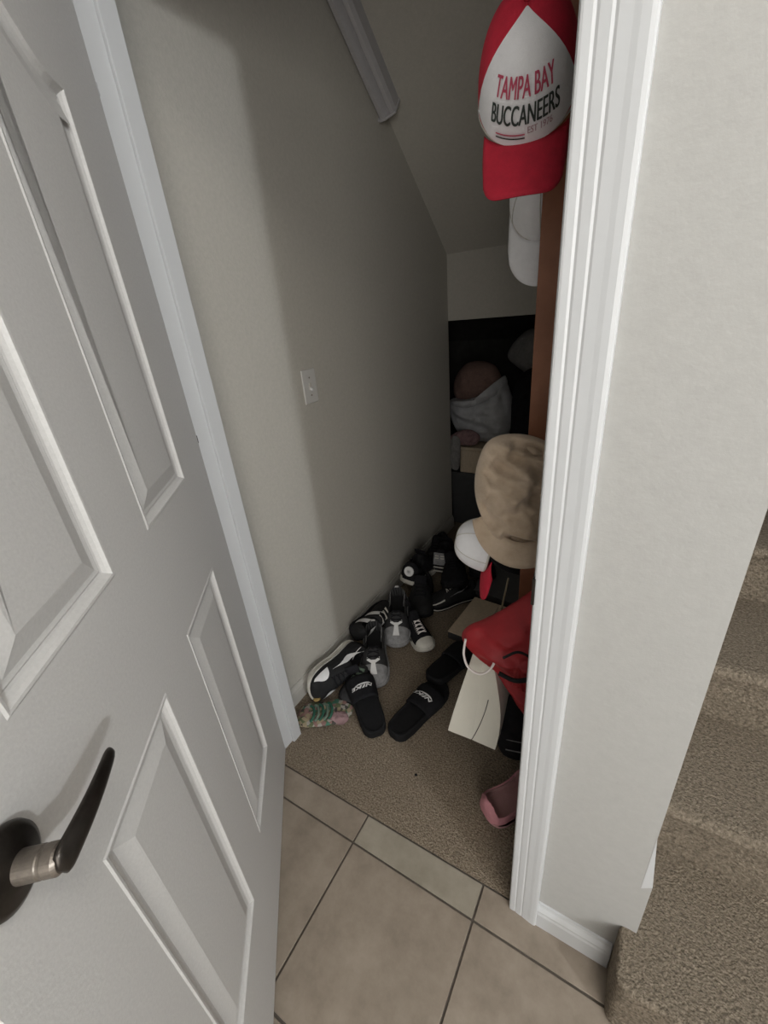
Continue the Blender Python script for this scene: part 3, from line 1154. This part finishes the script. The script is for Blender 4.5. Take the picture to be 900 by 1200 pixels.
text_on('lettering', 'TAMPA BAY', .040, lambda u, v: on_cap(u, v, R(38)), M_inkr, a, .004, .12, .0, .50, .0011)
text_on('lettering', 'BUCCANEERS', .038, lambda u, v: on_cap(u, v, R(22)), M_ink, a, .004, .12, .0, .50, .0012)
text_on('lettering', 'EST 1976', .014, lambda u, v: on_cap(u + .026, v, R(12.5)), M_inkg, a, .004, 0, .0, .75, .0004)
for e_, ww in ((R(10.5), M_inkr), (R(8), M_ink)):
    bm = bmesh.new()
    agrid(bm, lambda u, v: on_cap(-.048 + .05 * u, (v - .5) * .0022, e_), 14, 1)
    link('underline', bm, ww, a)
a = thing('baseball_cap', 'plain white cap hanging lower behind the rack, its brim showing under the red brim', 'cap')
cap(a, M_capw, M_capw, M_capw, front=False, rx=.078, ry=.092, bl=.095, sq=2.2, bw=1.0)
a.location = (-0.276, 1.235, 1.600)
a.rotation_euler = Euler((R(72), R(0), R(8)), 'XYZ')

# beige floppy cap
a = thing('newsboy_cap', 'large rumpled beige cap with a short brim, hanging low beside the door frame', 'cap', (-0.222, 0.915, 0.985), (R(-6), 0, R(14)))
cushion('crown', [(-.075, .125), (-.02, .145), (.05, .128), (.10, .07), (.115, -.02), (.09, -.10), (.02, -.125), (-.05, -.105), (-.092, -.03), (-.10, .05)],
        .06, M_beige, a, .034, 15, .11, (.5, 1), 11, 1.0, .7, 30, 3.2)
bm = bmesh.new()


def bbrim(u, v):
    q = 2 * u - 1
    an = q * R(72)
    ri, ro = .080, .112 + .026 * math.cos(an) ** .5
    rr_ = ri + (ro - ri) * v
    return (.010 + .95 * rr_ * math.sin(an), -.024 - .014 * v + .03 * q * q, -.02 - 1.06 * rr_ * math.cos(an))


agrid(bm, bbrim, 28, 6)
solid(link('brim', bm, M_beige, a, smooth=True), .004)

# white and red cap below it
a = thing('baseball_cap', 'white mesh cap with red underside peeking out from behind the beige cap', 'cap')
cap(a, M_capw, M_capw, M_red, rx=.062, ry=.078, h=.095, bl=.075, front=False)
zc, yc = Vector((-.93, -.30, .20)).normalized(), Vector((-.15, .25, 1))
yc = (yc - zc * yc.dot(zc)).normalized()
xc = yc.cross(zc)
a.matrix_world = Matrix(((xc.x, yc.x, zc.x, -0.322), (xc.y, yc.y, zc.y, 1.02), (xc.z, yc.z, zc.z, 0.775), (0, 0, 0, 1)))

# black bag under the beige cap
a = thing('black_bag', 'black soft bag hanging in the gap between the beige cap and the red bag', 'bag', (-0.262, 1.145, 0.725), (0, 0, R(10)))
cushion('body', [(-.10, .12), (0, .15), (.11, .14), (.14, 0), (.12, -.09), (0, -.11), (-.08, -.08), (-.11, 0)], .045, M_black, a, .012, 14, .02, seed=21)
tube('strap', arc([(-.06, -.02, .12), (-.02, -.03, .24), (.05, -.03, .24), (.08, -.02, .13)], 8), .006, M_black, a)

# red bag
a = thing('red_bag', 'bright red fabric bag hanging against the right door frame above the white paper bag', 'bag', (-0.215, 0.900, 0.600), (0, 0, R(14)))
cushion('body', [(-.118, -.005), (-.135, -.045), (-.10, -.09), (-.05, -.14), (.0, -.22), (.05, -.31), (.12, -.37), (.17, -.05), (.17, .24), (.12, .225), (.03, .12), (-.06, .035)],
        .075, M_redbag, a, .014, 13, .05, (.4, 1), 31, 1.0, .9, 24, 2.4)
tube('strap', arc([(-.02, -.082, -.02), (.015, -.092, .015), (.05, -.088, -.01), (.06, -.085, -.06), (.02, -.086, -.085)], 8), .0035, M_lining, a)
tube('zip_pull', arc([(-.03, -.082, -.075), (.01, -.089, -.085), (.05, -.084, -.078)], 6), .006, M_lining, a)
tube('hanging_loop', arc([(.08, 0, .15), (.07, .0, .24), (.10, .0, .25), (.11, 0, .16)], 8), .005, M_redbag, a)

# white paper carrier bag
a = thing('paper_bag', 'white paper carrier bag with rope handle, seen from its folded side below the red bag', 'bag', (-0.300, 0.845, 0.175), (R(-4), 0, R(12)))
# gusset (towards camera): bottom wide, top pinched; body runs back to the right
bm = bmesh.new()
W0, W1, Hb = .145, .048, .375


def gus(u, v):
    wv = W0 + (W1 - W0) * v ** 1.15
    x = (u - .5) * wv - .010 + .035 * v + .022 * math.sin(math.pi * min(1, v * 1.25)) * max(0, u - .35)
    ridge = (1 - abs(2 * u - 1))
    y = .0 + (.002 + .020 * v) * ridge + .012 * math.sin(v * 3.0) * (1 - ridge) * -1
    return (x, y, Hb * v - .018 * (1 - v) * (2 * u - 1))


agrid(bm, gus, 12, 24)
link('gusset', bm, M_paper, a, smooth=False)
bm = bmesh.new()
for sgn in (0, 1):
    def side(u, v):
        p = Vector(gus(float(sgn), v))
        d = .20 * u
        return (p.x + d * (.16 if sgn else .22), p.y + d * .97 + .006 * math.sin(v * 6 + sgn), p.z + .002)
    agrid(bm, side, 10, 24)
agrid(bm, lambda u, v: (Vector(gus(v, 0)) + Vector((.20 * u * (.16 * v + .22 * (1 - v)), .20 * u * .97, 0))), 6, 6)
bmesh.ops.remove_doubles(bm, verts=bm.verts[:], dist=1e-5)
link('panels', bm, M_paper, a)
bm = bmesh.new()
pts = [Vector(gus(.50 + .22 * (v / .48) ** .8, v)) + Vector((0, -.0015, 0)) for v in [k / 20 * .48 for k in range(0, 21)]]
tube_pts(bm, pts, .0011, 6)
link('crease', bm, M_line, a)
tube('handle', arc([(-.025, -.030, .405), (-.028, -.040, .36), (-.012, -.050, .325), (.022, -.052, .315), (.050, -.046, .345), (.058, -.036, .40), (.060, -.02, .43)], 8), .0034, M_cord, a)

# dark bag low behind
a = thing('dark_bag', 'dark blue-black bag standing on the carpet behind the white paper bag', 'bag', (-0.175, 0.975, 0.185), (0, 0, R(15)))
cushion('body', [(-.08, .09), (0, .11), (.10, .10), (.14, 0), (.12, -.165), (0, -.178), (-.075, -.16), (-.10, 0)], .05, M_black, a, .008, 16, .02, seed=41)
tube('seam', arc([(-.06, -.052, -.08), (0, -.062, -.065), (.06, -.058, -.05)], 8), .0018, M_grey, a)
tube('seam', arc([(-.06, -.054, -.03), (0, -.062, -.02), (.06, -.058, -.01)], 8), .0012, M_grey, a)

# ------------------------------------------------------------------ far recess pile
a = thing('storage_bin', 'dark lidded storage bin at the back of the closet under the pale box', 'bin', (-0.90, 2.66, FZ))
prism('body', [(-.15, 0), (.14, 0), (.15, .36), (-.16, .36)], 'y', -.17, .17, M_cardd, a, bev=.01)
box('lid', -.17, .16, -.18, .18, .36, .385, M_cardd, a, bev=.006)
a = thing('pale_box', 'dim beige fabric box stacked on the dark bin below the plastic bag', 'box', (-0.875, 2.62, .39))
box('body', -.12, .12, -.13, .13, 0, .155, M_card, a, bev=.008)
box('lid', -.125, .125, -.135, .135, .155, .175, M_card, a, bev=.005)
a = thing('plastic_bag', 'cloudy crumpled plastic bag standing on the stack in the back recess', 'bag', (-0.885, 2.62, .735), (0, R(-6), 0))
cushion('body', [(-.21, .12), (-.10, .125), (.04, .165), (.14, .215), (.185, .12), (.195, -.04), (.14, -.15), (.0, -.165), (-.14, -.13), (-.21, -.02)],
        .13, M_poly, a, .028, 11, .04, (.3, 1), 51, 1, 1, 22)
cushion('rolled_top', [(-.185, .125), (-.06, .115), (.07, .155), (.15, .235), (.16, .16), (.08, .10), (-.05, .065), (-.18, .075)], .142, M_poly, a, .012, 18, .02, seed=52)
a = tag(cushion('brown_bundle', [(-.15, -.08), (-.15, .03), (-.08, .12), (.02, .135), (.11, .10), (.15, .0), (.10, -.09), (-.05, -.12)], .11, M_brownf, amp=.012, ns=12, fold=.015, seed=61),
        'round brown fleecy bundle poking out of the top of the plastic bag', 'bundle')
a.location = (-0.935, 2.66, .93)
a = tag(cushion('pink_cloth', [(-.11, -.05), (-.04, .03), (.06, .06), (.13, .02), (.10, -.035), (0, -.045)], .04, M_dusty, amp=.012, ns=25, fold=.012, seed=71),
        'dusty pink cloth hanging from the stack beside the plastic bag', 'cloth')
a.location = (-0.985, 2.475, .625)
a = tag(cushion('grey_garment', [(-.03, -.12), (-.035, .02), (-.01, .09), (.03, .07), (.035, -.02), (.02, -.13)], .02, M_greyf, amp=.01, ns=25, seed=81),
        'small pale grey cloth end hanging below the pink cloth', 'cloth')
a.location = (-1.005, 2.44, .56)
a = thing('black_backpack', 'bulky black backpack at the back right of the recess beside the plastic bag', 'bag', (-0.52, 2.62, .66))
cushion('body', [(-.16, .30), (0, .38), (.17, .30), (.21, 0), (.20, -.32), (.12, -.65), (-.12, -.65), (-.17, -.30), (-.19, 0)], .14, M_black, a, .02, 8, .03, seed=91)
cushion('pocket', [(-.12, .05), (.13, .05), (.14, -.22), (-.12, -.22)], .165, M_black, a, .008, 14, seed=92)
a = thing('grey_canvas_sack', 'grey canvas sack slumped on top of the black backpack in the recess', 'sack', (-0.565, 2.78, 1.08), (0, R(28), 0))
cushion('body', [(-.20, -.10), (-.17, .06), (-.06, .13), (.10, .10), (.24, .06), (.26, -.10), (.10, -.15), (-.08, -.14)], .09, M_greyf, a, .02, 10, .02, seed=95)

# ------------------------------------------------------------------ groups of alike things
for o in list(C.objects):
    if o.parent or 'category' not in o:
        continue
    if o['category'] == 'shoe':
        o['group'] = 'shoes heaped along the left closet wall'
    elif o['category'] == 'sandal':
        o['group'] = 'black slide sandals on the carpet'
    elif o['category'] == 'cap':
        o['group'] = 'caps hanging by the wooden rack'
